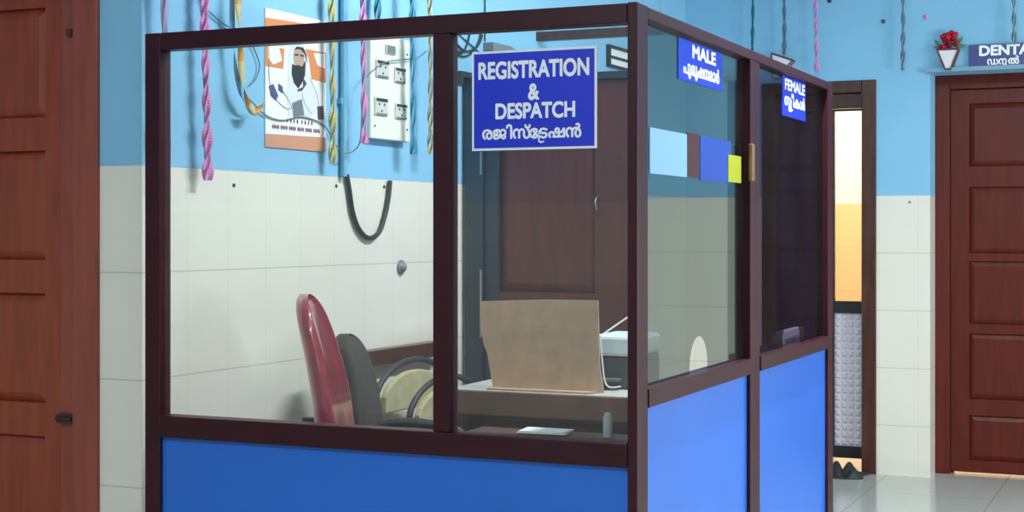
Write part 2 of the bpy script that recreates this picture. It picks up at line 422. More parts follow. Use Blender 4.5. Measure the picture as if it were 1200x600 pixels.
# left door; panel rows from the photograph
zr = lambda py: hx(60, py, 0.06)[1]
rows = [(zr(137 + 168 * k), zr(8 + 168 * k)) for k in range(3, -2, -1)]
rows = [(max(a, 0.12), b) for a, b in rows if b > 0.2 and b < 2.1]
d1, leaf1, _ = panel_door('door_1', HW, dx0, dx1, 2.17, rows, M['door'], M['door_frame'], stile=0.078, steps=((0.09, -0.012), (0.078, 0.03)), leaf_y=0.06)
b = MB(); lx = hx(72)[0]; b.box(lx - 0.03, lx + 0.035, 0.012, 0.03, zr(492), zr(482)); b.tube([(lx - 0.028, 0.008, zr(487)), (lx + 0.03, 0.008, zr(487))], 0.005)
b.build('bolt', mat('bolt_iron', (72, 50, 40), 0.5, metal=0.4), d1)
b = MB(); lx = hx(76)[0]; b.box(lx - 0.01, lx + 0.01, 0.015, 0.03, zr(46), zr(38)); b.build('catch', mat('catch_iron', (90, 55, 45), 0.5, metal=0.4), d1)
# dental door, set back in its opening
SB = 0.17
fx0 = DW.hit(1098, y=SB)[0]; zq = lambda py: DW.hit(1150, py, SB + 0.03)[1]
rows = [(zq(b_), zq(a_)) for a_, b_ in ((487, 540), (391, 468), (306, 380), (219, 297), (121, 195))]
d2, leaf2, _ = panel_door('door_2', DW, EO0 + 0.0, EO1, zt2, rows, M['door_far'], M['door_far'], stile=0.095, steps=((0.075, SB),), leaf_y=SB + 0.03, gap=0.012)
lint = MB().box(EO0 - 0.02, EO1 + 0.02, -0.03, 0.0, zt2, zt2 + 0.022); struct(lint.build('trim_1', mat('plaster_edge', (120, 160, 178), 0.7), frame=DW))
# double doorway with dark leaf and half glazed leaf
d3 = struct(empty('door_3', DW)); mb = MB(); w = 0.078
mb.box(DO0, DO0 + w, -0.01, 0.12, 0, zt); mb.box(DO1 - w, DO1, -0.01, 0.12, 0, zt); mb.box(DO0 + w, DO1 - w, -0.01, 0.12, zt - 0.065, zt)
mb.box(DO0 + w, DO1 - w, 0.02, 0.12, zt - 0.145, zt - 0.065)
mb.build('door_frame', M['dark_wood'], d3, bevel=0.005)
mid = DW.hit(967)[0]
lf = MB(); za = zt - 0.148
lf.box(DO0 + w + 0.003, mid, 0.05, 0.085, 0.02, za)
l3 = lf.build('closed_leaf', M['navy_leaf'], d3, bevel=0.003)
for r0, r1 in ((0.15, 0.85), (1.0, 1.85)):
    MB().frustum(DO0 + w + 0.1, mid - 0.09, r0, r1, 0.0502, 0.042, 0.02).build('door_panel', M['navy_leaf'], l3)
gx0, gx1 = mid + 0.003, DO1 - w - 0.003
zb0, zb1 = DW.hit(1000, 367, 0.06)[1], DW.hit(1000, 353, 0.06)[1]; zc = DW.hit(1000, 523, 0.06)[1]
lf = MB(); lf.box(gx0, gx0 + 0.035, 0.05, 0.08, 0.07, za); lf.box(gx1 - 0.006, gx1, 0.05, 0.08, 0.07, za)
lf.box(gx0, gx1, 0.05, 0.08, zb0, zb1); lf.box(gx0, gx1, 0.05, 0.08, 0.07, zc); lf.box(gx0, gx1, 0.05, 0.08, za - 0.01, za)
l4 = lf.build('glazed_leaf', M['black'], d3)
MB().box(gx0 + 0.03, gx1 - 0.005, 0.062, 0.066, zb1, za - 0.01).build('glass_pane', glass('door_glass', (0.95, 0.95, 0.9)), l4)
lp = MB(); lp.box(gx0 + 0.03, gx1 - 0.005, 0.062, 0.068, zc, zb0)
nx_, nz_ = 4, 18
for i in range(nx_):
    for k in range(nz_):
        cx = gx0 + 0.035 + (gx1 - gx0 - 0.045) * (i + 0.5) / nx_; cz = zc + (zb0 - zc) * (k + 0.5) / nz_
        lp.frustum(cx - 0.014, cx + 0.014, cz - 0.016, cz + 0.016, 0.062, 0.054, 0.008)
lp.build('lower_panel', M['lowpanel'], l4)
# hinge on the frame by the booth
# the lit room behind
rm = Frame(DW.loc(0, 0.26), ANG_B)
rb = MB(); rb.box(DO0 - 0.6, DO1 + 1.5, 2.2, 2.3, 0, CEIL); struct(rb.build('wall_inner_room', M['warm_wall'], frame=rm))
rb = MB(); rb.box(DO0 - 0.7, DO0 - 0.6, 0, 2.3, 0, CEIL); struct(rb.build('wall_inner_left', M['warm_wall'], frame=rm))
rb = MB(); rb.box(DO1 + 1.5, DO1 + 1.6, 0, 2.3, 0, CEIL); struct(rb.build('wall_inner_right', M['warm_wall'], frame=rm))
# ================================================================== LIGHTS (added ceiling tubes, window daylight, bulb)
def area(name, fr, x, y, z, sx, sy, power, col, rot):
    l = bpy.data.lights.new(name, 'AREA'); l.shape = 'RECTANGLE'; l.size = sx; l.size_y = sy; l.energy = power; l.color = col
    o = bpy.data.objects.new(name, l); COL.objects.link(o); o.location = fr.loc(x, y, z); o.rotation_euler = rot; return o
def added_tube_light(fr, x, y, rot, power, label, col=(0.88, 0.96, 1.0)):  # unseen ceiling tubes, added to light the walls
    f2 = fr.sub(x, y, CEIL, rot)
    r = thing('added_tube_light', f2, label, 'light')
    MB().box(-0.62, 0.62, -0.035, 0.035, -0.05, 0).build('batten', M['white'], r, bevel=0.004)
    MB().tube([(-0.6, 0, -0.075), (0.6, 0, -0.075)], 0.014).build('tube', emis('tube_glow', (235, 245, 255), 6), r)
    for e0 in (-0.62, 0.59): MB().box(e0, e0 + 0.03, -0.02, 0.02, -0.1, -0.05).build('end_cap', M['grey'], r)
    area('added_tube_glow', f2, 0, 0, -0.11, 1.2, 0.06, power, col, (0, 0, f2.a))
added_tube_light(B, 1.7, 1.3, math.pi / 2, 50, 'unseen white tube light added on the ceiling over the registration booth')
added_tube_light(B, 4.6, 2.2, 0, 22, 'unseen white tube light added on the ceiling before the dental door')
added_tube_light(B, 1.0, -3.0, 0, 44, 'unseen white tube light added on the ceiling behind the camera')
# daylight through the window of the right wall
area('window_daylight', RW, 3.4, 0.25, 1.11, 2.3, 0.72, 145, (0.9, 0.96, 1.0), (math.radians(-90), 0, RW.a))
# bulb in the lit room
lb = MB().lathe([(0.001, -0.11), (0.03, -0.1), (0.045, -0.07), (0.03, -0.03), (0.018, -0.02), (0.018, 0)], c=(0, 0, 0))
bf = rm.sub(DO1 + 0.2, 1.0, CEIL)
o = lb.build('light_bulb', emis('bulb_glow', (255, 240, 210), 8), frame=bf); tag(o, 'warm bulb on the ceiling of the lit room behind the half glazed door', 'light')
pl = bpy.data.lights.new('bulb_light', 'POINT'); pl.energy = 75; pl.color = (1, 0.92, 0.8); pl.shadow_soft_size = 0.06
o = bpy.data.objects.new('bulb_light', pl); COL.objects.link(o); o.location = bf.loc(0, 0, -0.25)
# ================================================================== BOOTH
booth = thing('registration_booth', B, 'glazed booth with maroon frame and bright blue lower panels standing in the hall', 'booth')
FR = M['frame']; P5 = 0.05
zs0, zs1 = 0.727, 0.787          # front sill
zr0, zr1 = 0.865, 0.912          # side sill
zt0 = BH - 0.048
mx0, mx1 = B.hit(507)[0], B.hit(527)[0]          # front mullion
cpx = BW - 0.030; cpy = 0.08                     # corner post
bx0, bx1 = B.hit(735)[0], BW
def part(name, mb, m=FR, bev=0.003): return mb.build(name, m, booth, bevel=bev)
part('post', MB().box(0, 0.052, 0, 0.05, 0, BH))
part('post', MB().box(bx0, BW, 0, cpy, 0, BH + 0.002))
EP = 0.085
part('post', MB().box(BW - P5, BW, BL - EP, BL, 0, BH))
part('mullion', MB().box(mx0, mx1, 0, 0.05, zs1, zt0))
s_mid = None
SF = Frame(B.loc(BW, 0), ANG_B + math.pi / 2)    # side face: x = along depth, y = into the booth
sm0, sm1 = SF.hit(879.5)[0], SF.hit(891)[0]
ZR = BH - 0.030
part('side_post', MB().box(BW - P5, BW, sm0, (sm0 + sm1) / 2 - 0.001, 0, ZR))
part('side_post', MB().box(BW - P5, BW - 0.001, (sm0 + sm1) / 2 + 0.001, sm1, 0, ZR))
part('top_rail', MB().box(0.052, bx0, 0, 0.05, zt0, BH))
part('top_rail', MB().box(BW - P5, BW, cpy, BL - EP, ZR, BH))
part('sill_rail', MB().box(0.052, bx0, -0.004, 0.05, zs0, zs1))
part('sill_rail', MB().box(BW - P5, BW + 0.004, cpy, sm0, zr0, zr1))
part('sill_rail', MB().box(BW - P5, BW + 0.004, sm1, BL - EP, zr0, zr1))
part('bottom_rail', MB().box(0.052, bx0, 0, 0.05, 0, 0.06))
part('bottom_rail', MB().box(BW - P5, BW, cpy, sm0, 0, 0.06))
part('bottom_rail', MB().box(BW - P5, BW, sm1, BL - EP, 0, 0.06))
part('inner_ledge', MB().box(mx1, bx0, 0.05, 0.20, 0.745, 0.780), M['dark_wood'])
part('inner_ledge', MB().box(BW - 0.20, BW - P5, sm1 + 0.35, BL - EP, 0.865, 0.885), M['dark_wood'])
part('blue_panel', MB().box(0.052, bx0, 0.012, 0.03, 0.06, zs0), M['blue_panel'], 0)
part('blue_panel', MB().box(BW - 0.03, BW - 0.012, cpy, sm0, 0.06, zr0), M['blue_panel'], 0)
part('blue_panel', MB().box(BW - 0.03, BW - 0.012, sm1, BL - EP, 0.06, zr0), M['blue_panel'], 0)
gy = 0.022
def pane(pts, holes=None, m=None, side=False):
    pass
part('glass_pane', MB().add([(0.052, gy, zs1), (mx0, gy, zs1), (mx0, gy, zt0), (0.052, gy, zt0)], [(0, 1, 2, 3)]), M['clear'], 0)
part('glass_pane', MB().add([(mx1, gy, zs1), (bx0, gy, zs1), (bx0, gy, zt0), (mx1, gy, zt0)], [(0, 1, 2, 3)]), M['clear2'], 0)
GX = BW - 0.022
def side_pane(a, b, hole, m):
    """pane at x=GX from y=a to b with a hand opening at its foot: hole = list of (y, z) from left foot over the top to right foot"""
    ys = [a] + [p[0] for p in hole] + [b]; zs_ = [zr1] + [p[1] for p in hole] + [zr1]
    me = bpy.data.meshes.new('glass_pane'); vs = []; fs = []
    for k in range(len(ys) - 1):
        if ys[k + 1] - ys[k] < 1e-6: continue
        n = len(vs); vs += [(GX, ys[k], zs_[k]), (GX, ys[k + 1], zs_[k + 1]), (GX, ys[k + 1], ZR), (GX, ys[k], ZR)]; fs.append((n, n + 1, n + 2, n + 3))
    me.from_pydata(vs, [], fs); me.materials.append(m)
    o = bpy.data.objects.new('glass_pane', me); COL.objects.link(o); o.parent = booth
sh = lambda px, py=None, y=0.022: SF.hit(px, py, y)
ha, hb = sh(808)[0], sh(829)[0]; hr = (hb - ha) / 2; htop = sh(818, 394)[1]
hole = [(ha, zr1)] + [(p[0], p[1]) for p in arc((ha + hb) / 2, htop - hr * 1.0, hr, 180, 0, 14)] + [(hb, zr1)]
side_pane(cpy, sm0, hole, M['tint'])
ga, gb = sh(917)[0], sh(937)[0]; gt = sh(927, 384)[1]
side_pane(sm1, BL - EP, [(ga, zr1), (ga, gt - 0.02), (ga + 0.02, gt), (gb - 0.02, gt), (gb, gt - 0.02), (gb, zr1)], M['tint2'])
# beige handle strip on the side post
q = MB(); q0, za_, zb_ = sh(874)[0], sh(875, 213)[1], sh(875, 170)[1]
q.box(BW, BW + 0.012, sm0 - 0.022, sm0 + 0.008, za_, zb_)
q.build('pull_handle', M['brass'], booth, bevel=0.003)
q = MB(); hz0, hz1 = sh(976, 150)[1], sh(976, 130)[1]; q.box(BW - 0.04, BW - 0.01, BL, BL + 0.02, hz0, hz1); q.build('hinge', M['black'], booth, bevel=0.002)
# ---- signs on the glass
def sign(name, fr, pts, y, t, mback, label, lines, border=0.0, cat='sign'):
    """pts: pixel corners left x, right x, top y at left, bottom y at left. lines: (items, x0px, x1px, ytop, ybot (px at the left edge), bold)"""
    xa, z1 = fr.hit(pts[0], pts[2], y); xb = fr.hit(pts[1], None, y)[0]; z0 = fr.hit(pts[0], pts[3], y)[1]
    z1 = min(z1, ZR - 0.001) if fr is SF else z1
    f2 = fr.sub(xa, y, z0); w, h = xb - xa, z1 - z0
    r = thing(name, f2, label, cat)
    if border:
        MB().box(0, w, -t, 0, 0, h).build('border', M['white'], r)
        MB().box(border, w - border, -t - 0.0015, -t, border, h - border).build('board', mback, r)
        yy = -t - 0.0022
    else:
        MB().box(0, w, -t, 0, 0, h).build('board', mback, r, bevel=0.001); yy = -t - 0.0008
    lt = MB()
    for items, u0, u1, v0, v1, bold in lines:
        put_letters(lt, lettering(items, u0 * w, u1 * w, h * (1 - v1), h * (1 - v0), bold), yy)
    if lines: lt.build('lettering', M['white'], r)
    return r
T = lambda s, dx=0, dy=0, sx=1, sy=1: (s, dx, dy, sx, sy)
def hook(x0=0.0): return ('~', [(x0 + 0.30, -0.22), (x0 + 0.12, -0.27), (x0 + 0.0, -0.2), (x0 - 0.02, -0.02), (x0 - 0.02, 0.2), (x0 + 0.02, 0.4)], 0.045)
sign('registration_sign', B, (554, 700, 61.5, 177), gy - 0.001, 0.004, M['sign_blue'],
     'blue white-bordered sign reading REGISTRATION & DESPATCH on the front glass',
     [([T('REGISTRATION')], 0.06, 0.94, 0.115, 0.28, 0.036), ([T('&')], 0.465, 0.545, 0.35, 0.50, 0.04), ([T('DESPATCH')], 0.20, 0.83, 0.535, 0.685, 0.036),
      ([T('ര'), T('ജ'), T('ി', -0.05), T('സ'), T('്', -0.42, 0, 1, 1), T('േ', -0.12), hook(0.03), T('ട', 0.06), T('ഷ', 0.02), T('ൻ')], 0.09, 0.88, 0.745, 0.93, 0.03)], border=0.006)
def side_sign(name, pxa, pxb, ya, yb, m, label, lines, cat='sign', t=0.003):
    return sign(name, SF, (pxa, pxb, ya, yb), 0.0215, t, m, label, lines, cat=cat)
side_sign('counter_sign', 794, 845, 43, 92, M['sign_blue'], 'blue sign reading MALE on the side glass nearest the corner',
     [([T('MALE')], 0.30, 0.83, 0.08, 0.38, 0.045), ([T('പ'), T('ു', -0.03), T('ര'), T('ു', -0.03), T('ഷ'), T('ന', 0.02), T('മ', -0.02), T('ാ', 0.02), T('ർ')], 0.10, 0.92, 0.48, 0.92, 0.035)])
side_sign('counter_sign', 916, 943, 84, 135, M['sign_blue'], 'blue sign reading FEMALE on the far side glass',
     [([T('FEMALE')], 0.10, 0.95, 0.08, 0.33, 0.04), ([T('സ'), T('ത', -0.5, -0.35, 0.6, 0.5), hook(0.0), T('ീ', 0.05), T('ക', 0.02), T('ൾ', 0.02)], 0.08, 0.95, 0.40, 0.85, 0.035)])
# added colour panels on the MALE pane, standing in for an unidentified patch
def sheet(name, xa, xb, ya, yb, m, label, y=0.021, cat='notice', t=0.0015):
    x0, z1 = SF.hit(xa, ya, y); x1 = SF.hit(xb, None, y)[0]; z0 = SF.hit(xa, yb, y)[1]
    o = MB().box(0, x1 - x0, -t, 0, 0, z1 - z0).build(name, m, frame=SF.sub(x0, y, z0)); return tag(o, label, cat)
sheet('standin_panel', 761, 804.5, 149, 203, mat('pale_blue_standin', (124, 168, 194), 0.6), 'pale blue stand-in panel added on the side glass beside the corner post')
sheet('standin_panel', 805, 819, 155, 207, mat('maroon_strip', (62, 8, 22), 0.6), 'narrow dark maroon stand-in strip added between pale blue and blue panels on side glass')
sheet('standin_panel', 820, 856, 159, 211, mat('blue_standin', (10, 62, 158), 0.6), 'plain blue stand-in panel added on the side glass left of the yellow one')
sheet('small_standin_panel', 853, 868, 181, 213, mat('yellow_standin', (158, 165, 8), 0.6), 'small bright yellow stand-in panel added on the side glass overlapping the blue one', y=0.0195)
# ================================================================== INSIDE THE BOOTH
# desk
dfx = Frame(B.loc(0.30, 1.30), ANG_B)
desk = thing('desk', dfx, 'brown desk with a pale top inside the booth behind the front glass', 'desk')
dw, dd, dh = 1.06, 0.62, 0.75
MB().box(0, dw, 0.0, dd, dh - 0.025, dh).build('desk_top', M['desk_top'], desk, bevel=0.003)
MB().box(-0.004, dw + 0.004, -0.02, 0.0, dh - 0.085, dh - 0.002).build('front_edge', M['desk'], desk, bevel=0.004)
MB().box(0.03, dw - 0.03, 0.05, 0.068, 0.25, dh - 0.025).build('modesty_panel', M['dark_wood'], desk)
for lx_ in (0.02, dw - 0.07):
    for ly_ in (0.02, dd - 0.07): MB().box(lx_, lx_ + 0.05, ly_, ly_ + 0.05, 0, dh - 0.025).build('leg', M['dark_wood'], desk, bevel=0.003)
# cardboard
yc = 1.36
pts = [B.hit(578, 441, yc), B.hit(708, 457, yc), B.hit(703, 430, yc), B.hit(701, 352, yc), B.hit(640, 351, yc), B.hit(563, 353, yc), B.hit(564, 385, yc), B.hit(567, 404, yc), B.hit(571, 412, yc)]
zmin = 0.752
pl_ = [(x, max(z, zmin)) for x, z in pts]; pl_[0] = (pl_[0][0], zmin); pl_[1] = (pl_[1][0], zmin)
f2 = B.sub(pl_[0][0], yc, zmin)
cb = thing('cardboard_sheet', f2, 'torn brown cardboard sheet standing upright on the desk', 'cardboard')
q = MB().prism([(x - pl_[0][0], z - zmin) for x, z in pl_], -0.003, 0.003); q.build('sheet', M['cardboard'], cb)
q = MB(); q.hprism([(0.0, -0.055), (0.37, -0.05), (0.39, -0.004), (-0.01, -0.004)], 0.0, 0.004)
q.build('bottom_flap', M['cardboard'], cb)
# printer behind it
px0 = B.hit(694, y=1.52)[0]
prf = B.sub(px0, 1.50, 0.75)
pr = thing('printer', prf, 'white and dark grey desktop printer beside the cardboard on the desk', 'printer')
pw_, pd_ = B.hit(748, y=1.52)[0] - px0, 0.26
zt_ = B.hit(716, 393, 1.52)[1] - 0.75; zm_ = B.hit(716, 417, 1.52)[1] - 0.75
MB().box(0, pw_, 0, pd_, 0, zm_).build('body', mat('printer_grey', (70, 76, 82), 0.5), pr, bevel=0.012)
MB().box(-0.003, pw_ + 0.003, -0.004, pd_, zm_, zt_).build('lid', mat('printer_white', (215, 228, 232), 0.4), pr, bevel=0.012)
MB().box(0.03, pw_ - 0.05, -0.05, 0.01, 0.03, 0.04).build('paper_tray', mat('tray_grey', (90, 92, 96), 0.5), pr, bevel=0.003)
a_ = Vector((B.hit(706, 392, 1.6)[0], 1.6, B.hit(706, 392, 1.6)[1])); b_ = Vector((B.hit(735, 372, 1.6)[0], 1.6, B.hit(735, 372, 1.6)[1]))
off = Vector((px0, 1.50, 0.75))
MB().tube([a_ - off, (a_ + b_) / 2 - off, b_ - off], 0.003).build('paper_support', M['paper'], pr)
# cable hanging at the cardboard's edge
cp = [B.hit(705, 392, 1.34), B.hit(706, 420, 1.33), B.hit(708, 446, 1.32), B.hit(714, 454, 1.32), B.hit(728, 453, 1.33)]
q = MB().tube(smooth_path([(x - cp[0][0], 0, z - 0.75) for x, z in cp]), 0.0028)
tag(q.build('cable', M['paper'], frame=B.sub(cp[0][0], 1.325, 0.75)), 'thin white cable hanging beside the right edge of the cardboard', 'cable')
# papers lying on the ledge
lx0, lx1 = B.hit(607, y=0.1)[0], B.hit(663, y=0.1)[0]
q = MB()
for k in range(4):
    a = 0.0015 * k; q.hprism([(a, -0.035 + a), (lx1 - lx0 - a * 2, -0.028), (lx1 - lx0 + a - 0.01, 0.05), (-0.008 + a, 0.045 + a)], 0.0015 * k, 0.0015 * k + 0.0012)
tag(q.build('paper_stack', M['paper'], frame=B.sub(lx0, 0.125, 0.7835)), 'white papers lying on the ledge at the foot of the front glass', 'paper')
wx = B.hit(714, y=0.12)[0]
q = MB().lathe([(0.012, 0), (0.012, 0.05), (0.009, 0.055), (0.009, 0.06), (0.001, 0.062)], n=14)
tag(q.build('glue_stick', mat('glue_white', (170, 175, 175), 0.4), frame=B.sub(wx, 0.11, 0.7835)), 'small grey white stick standing on the ledge by the corner post', 'stick')
# paper on the counter seen through openings
q = MB(); 
for k in range(3): q.hprism([(0, 0), (0.2, 0.01), (0.19, 0.28), (-0.01, 0.27)], 0.001 * k, 0.001 * k + 0.0009)
tag(q.build('paper_stack', M['paper'], frame=B.sub(1.10, 1.33, 0.7505, 0)), 'white papers on the desk behind the arched opening of the MALE window', 'paper')
qa, qb = SF.hit(917, y=0.12)[0], SF.hit(939, y=0.12)[0]; qz = SF.hit(927, 386, 0.12)[1] - 0.8855
q = MB().box(0, qb - qa, 0, 0.035, 0, qz); q.box(0.01, qb - qa - 0.01, 0.035, 0.05, 0, qz * 0.6)
tag(q.build('paper_packet', mat('packet_pinkish', (205, 180, 190), 0.7), frame=SF.sub(qa, 0.11, 0.8855), bevel=0.003), 'pinkish white paper packet behind the small opening of the FEMALE window', 'paper')
# office chairs: local +x is forward
def office_chair(name, fr, hz, mpad, label, bw=0.44, seat_z=0.46, lean=0.10, th=0.085, sw=0.46, arms=True, br=0.27):
    r = thing(name, fr, label, 'chair')
    # backrest: rounded slab, leaning back (-x at the top)
    q = MB(); n1, n2 = 14, 16
    zb = seat_z + 0.06; H = hz - zb; rings = []
    for i in range(n1 + 1):
        t = i / n1; z = zb + H * (0.5 - 0.5 * math.cos(math.pi * t)); tt = (z - zb) / H
        e = max(0.06, (1 - abs(2 * tt - 1) ** 5) ** 0.5)
        hw = bw / 2 * (0.80 + 0.20 * math.sin(math.pi * min(1, tt * 1.2 + 0.1))) * e
        hh = th / 2 * (1.15 - 0.25 * tt) * (0.15 + 0.85 * e)
        cx = -0.22 - lean * tt + 0.025 * math.sin(math.pi * tt)
        rings.append([(cx + hh * math.copysign(abs(math.cos(a)) ** 0.7, math.cos(a)) + 0.05 * abs(math.sin(a)) ** 3 * 0.5, hw * math.copysign(abs(math.sin(a)) ** 0.7, math.sin(a)), z)
                      for a in [2 * math.pi * j / n2 for j in range(n2)]])
    v = [p for R in rings for p in R]
    f = [(i * n2 + j, i * n2 + (j + 1) % n2, (i + 1) * n2 + (j + 1) % n2, (i + 1) * n2 + j) for i in range(n1) for j in range(n2)]
    q.add(v, f, 0, True); q.add(rings[0], [tuple(range(n2 - 1, -1, -1))]); q.add(rings[-1], [tuple(range(n2))])
    q.build('backrest', mpad, r, sub=1)
    s = MB(); s.box(-0.22, sw - 0.22, -sw / 2, sw / 2, seat_z - 0.07, seat_z); s.build('seat', mpad, r, bevel=0.03, seg=4)
    s = MB(); s.tube(smooth_path([(-0.05, 0, seat_z - 0.08), (-0.28, 0, seat_z - 0.08), (-0.31, 0, seat_z + 0.05), (-0.30, 0, seat_z + 0.25)]), 0.018); s.build('back_bracket', M['black'], r)
    for sg in ((-1, 1) if arms else ()):
        s = MB(); s.tube(smooth_path([(0.12, sg * 0.215, seat_z - 0.05), (0.14, sg * 0.23, seat_z + 0.15), (0.05, sg * 0.23, seat_z + 0.2), (-0.14, sg * 0.23, seat_z + 0.19), (-0.2, sg * 0.215, seat_z + 0.02)]), 0.015); s.build('armrest', M['black'], r)
    s = MB(); s.lathe([(0.028, 0.1), (0.028, 0.22), (0.018, 0.22), (0.018, seat_z - 0.07)], n=16); s.build('gas_column', M['black'], r)
    s = MB()
    for k in range(5):
        a = math.radians(72 * k + 20); c_, s_ = math.cos(a), math.sin(a)
        s.tube([(0, 0, 0.11), (br * 0.5 * c_, br * 0.5 * s_, 0.1), (br * c_, br * s_, 0.07)], [0.025, 0.02, 0.014])
    s.build('star_base', M['black'], r)
    for k in range(5):
        a = math.radians(72 * k + 20); w = MB(); w.lathe([(0.006, -0.02), (0.027, -0.018), (0.027, 0.018), (0.006, 0.02)], n=16, c=(br * math.cos(a), br * math.sin(a), 0.027), axis='y'); w.build('caster', M['black'], r)
    return r
def place(px, depth): return Vector(((px - 600) / FPX * depth, depth, 0))
# maroon chair, back seen edge-on
dep = 4.46
c1 = place(372, dep)
office_chair('office_chair', Frame((c1.x + 0.27, c1.y, 0), math.radians(-4)), EYE + (270 - 345) * dep / FPX, M['maroon'], 'maroon office chair with a plastic wrapped backrest inside the booth', bw=0.36, lean=0.10, seat_z=0.50, th=0.07, sw=0.42)
dep = 4.93
c1 = place(403, dep)
office_chair('office_chair', Frame((c1.x + 0.26, c1.y, 0), math.radians(-8)), EYE + (270 - 392) * dep / FPX, M['chair_dark'], 'charcoal chair behind the maroon chair beside the tiled wall', bw=0.30, lean=0.05, seat_z=0.42, th=0.11, sw=0.27, arms=False, br=0.19)
# bench along the wall: dark back rail, two curved tube backs with cream pads
bx_a, bz_a = PW.hit(429, 413, -0.06); bx_b = PW.hit(521, None, -0.06)[0]
a0 = PW.hit(446, None, -0.17)[0]; a1 = PW.hit(530, None, -0.17)[0]
zr_ = PW.hit(482, 423, -0.17)[1]; zq_ = PW.hit(482, 449, -0.27)[1]
bench = thing('bench', PW.sub(bx_a, 0), 'wall bench with dark back rail and curved tube backs around cream pads', 'bench')
bl = bx_b - bx_a; zb_ = bz_a; s0, s1_ = a0 - bx_a, a1 - bx_a
MB().box(0, bl, -0.045, -0.005, zb_ - 0.055, zb_).build('back_rail', M['dark_wood'], bench, bevel=0.004)
for yy, top, padm, x0_, x1_ in ((-0.15, zr_, M['cream_pad'], s0, s1_), (-0.27, zq_, M['cream_pad'], s0 + 0.02, s1_ + 0.03)):
    cxm = (x0_ + x1_) / 2; hw = (x1_ - x0_) / 2
    pts = [(x0_, yy, 0.40), (x0_, yy, top - 0.16)] + [(x, yy, z) for x, z in arc(cxm, top - 0.13, hw, 170, 10, 12, 0.13)] + [(x1_, yy, top - 0.16), (x1_, yy, 0.40)]
    MB().tube(smooth_path(pts, 4), 0.011).build('back_frame', M['black_rubber'], bench)
    pad = [(x0_ + 0.05, top - 0.17), (x1_ - 0.05, top - 0.17)] + arc(cxm, top - 0.13, hw - 0.05, 10, 170, 12, 0.095)
    MB().prism(pad, yy - 0.012, yy + 0.012).build('back_pad', padm, bench, bevel=0.006)
MB().box(s0, s1_ + 0.04, -0.29, -0.05, 0.38, 0.42).build('seat', M['dark_wood'], bench, bevel=0.006)
for x_ in (s0 + 0.02, s1_ - 0.02):
    for y_ in (-0.27, -0.08): MB().box(x_, x_ + 0.035, y_, y_ + 0.035, 0, 0.38).build('leg', M['dark_wood'], bench)
# ================================================================== THINGS ON THE POSTER WALL
def pw(px, py, y=-0.004): return PW.hit(px, py, y)
def wall_poly(mb, pts, y0, y1, o, mi=0):
    mb.prism([(x - o[0], z - o[1]) for x, z in pts], y0, y1, mi)
# poster
POK = {'w': (242, 240, 238), 'o': (226, 140, 80), 'o2': (214, 150, 120), 'skin': (190, 160, 140), 'hair': (34, 28, 30), 'line': (90, 60, 70), 'robe': (222, 226, 232), 'blue': (70, 80, 140), 'txt': (110, 20, 50), 'grey': (120, 120, 130)}
pm = [mat('print_' + k, v, 0.45) for k, v in POK.items()]; PI_ = {k: i for i, k in enumerate(POK)}
px_l, px_r = 311, 382
o0 = (pw(px_l, 0)[0], pw(px_l, 172)[1])
pf = PW.sub(o0[0], 0, o0[1])
po = thing('poster', pf, 'printed poster with orange bands and a bearded man, hung on the blue wall', 'poster')
zb, ztp = 0.0, pw(px_l, 9)[1] - o0[1]; pwid = pw(px_r, 0)[0] - o0[0]
sh_ = MB(); sh_.box(0, pwid, -0.004, -0.001, 0, ztp, PI_['w'])
U = lambda u, v: (u * pwid, (1 - v) * ztp)           # u 0..1 right, v 0..1 down
def pp(key, pts, d): sh_.prism([U(*p) for p in pts], -0.004 - 0.0006 * d, -0.004, PI_[key])
pp('o', [(0, 0.07), (1, 0.04), (1, 0.15), (0, 0.24)], 1)
pp('o', [(0.0, 0.27), (0.3, 0.27), (0.28, 0.42), (0.0, 0.42)], 1)
pp('o', [(0.62, 0.24), (1, 0.24), (1, 0.47), (0.72, 0.46)], 1)
pp('w', [(0.05, 0.26), (0.2, 0.25), (0.26, 0.36), (0.12, 0.40), (0.04, 0.36)], 2)
pp('w', [(0.78, 0.26), (0.98, 0.25), (0.98, 0.36), (0.85, 0.35)], 2)
pp('o2', [(0, 0.905), (1, 0.89), (1, 1.0), (0, 1.0)], 1)
# man: cloth over the head, face, beard, robe, hands
pp('robe', [(0.36, 0.34), (0.40, 0.24), (0.50, 0.20), (0.62, 0.22), (0.70, 0.32), (0.74, 0.46), (0.86, 0.58), (0.88, 0.70), (0.74, 0.74), (0.36, 0.76), (0.34, 0.6), (0.36, 0.48)], 2)
pp('skin', [(0.44, 0.30), (0.47, 0.25), (0.56, 0.24), (0.62, 0.28), (0.62, 0.38), (0.56, 0.42), (0.46, 0.40)], 3)
pp('hair', [(0.42, 0.37), (0.46, 0.38), (0.52, 0.37), (0.58, 0.38), (0.64, 0.33), (0.63, 0.44), (0.58, 0.50), (0.52, 0.545), (0.45, 0.51), (0.41, 0.44)], 4)
pp('hair', [(0.46, 0.295), (0.52, 0.29), (0.52, 0.302), (0.46, 0.307)], 4); pp('hair', [(0.55, 0.29), (0.61, 0.292), (0.61, 0.304), (0.55, 0.302)], 4)
pp('hair', [(0.44, 0.27), (0.50, 0.235), (0.60, 0.235), (0.655, 0.28), (0.66, 0.34), (0.63, 0.28), (0.55, 0.25), (0.47, 0.26)], 4)
pp('line', [(0.60, 0.46), (0.66, 0.50), (0.58, 0.56), (0.50, 0.57), (0.52, 0.55), (0.60, 0.53)], 4)
pp('blue', [(0.05, 0.56), (0.12, 0.54), (0.20, 0.62), (0.16, 0.66), (0.08, 0.63)], 2)
pp('blue', [(0.20, 0.53), (0.27, 0.55), (0.27, 0.60), (0.20, 0.58)], 2)
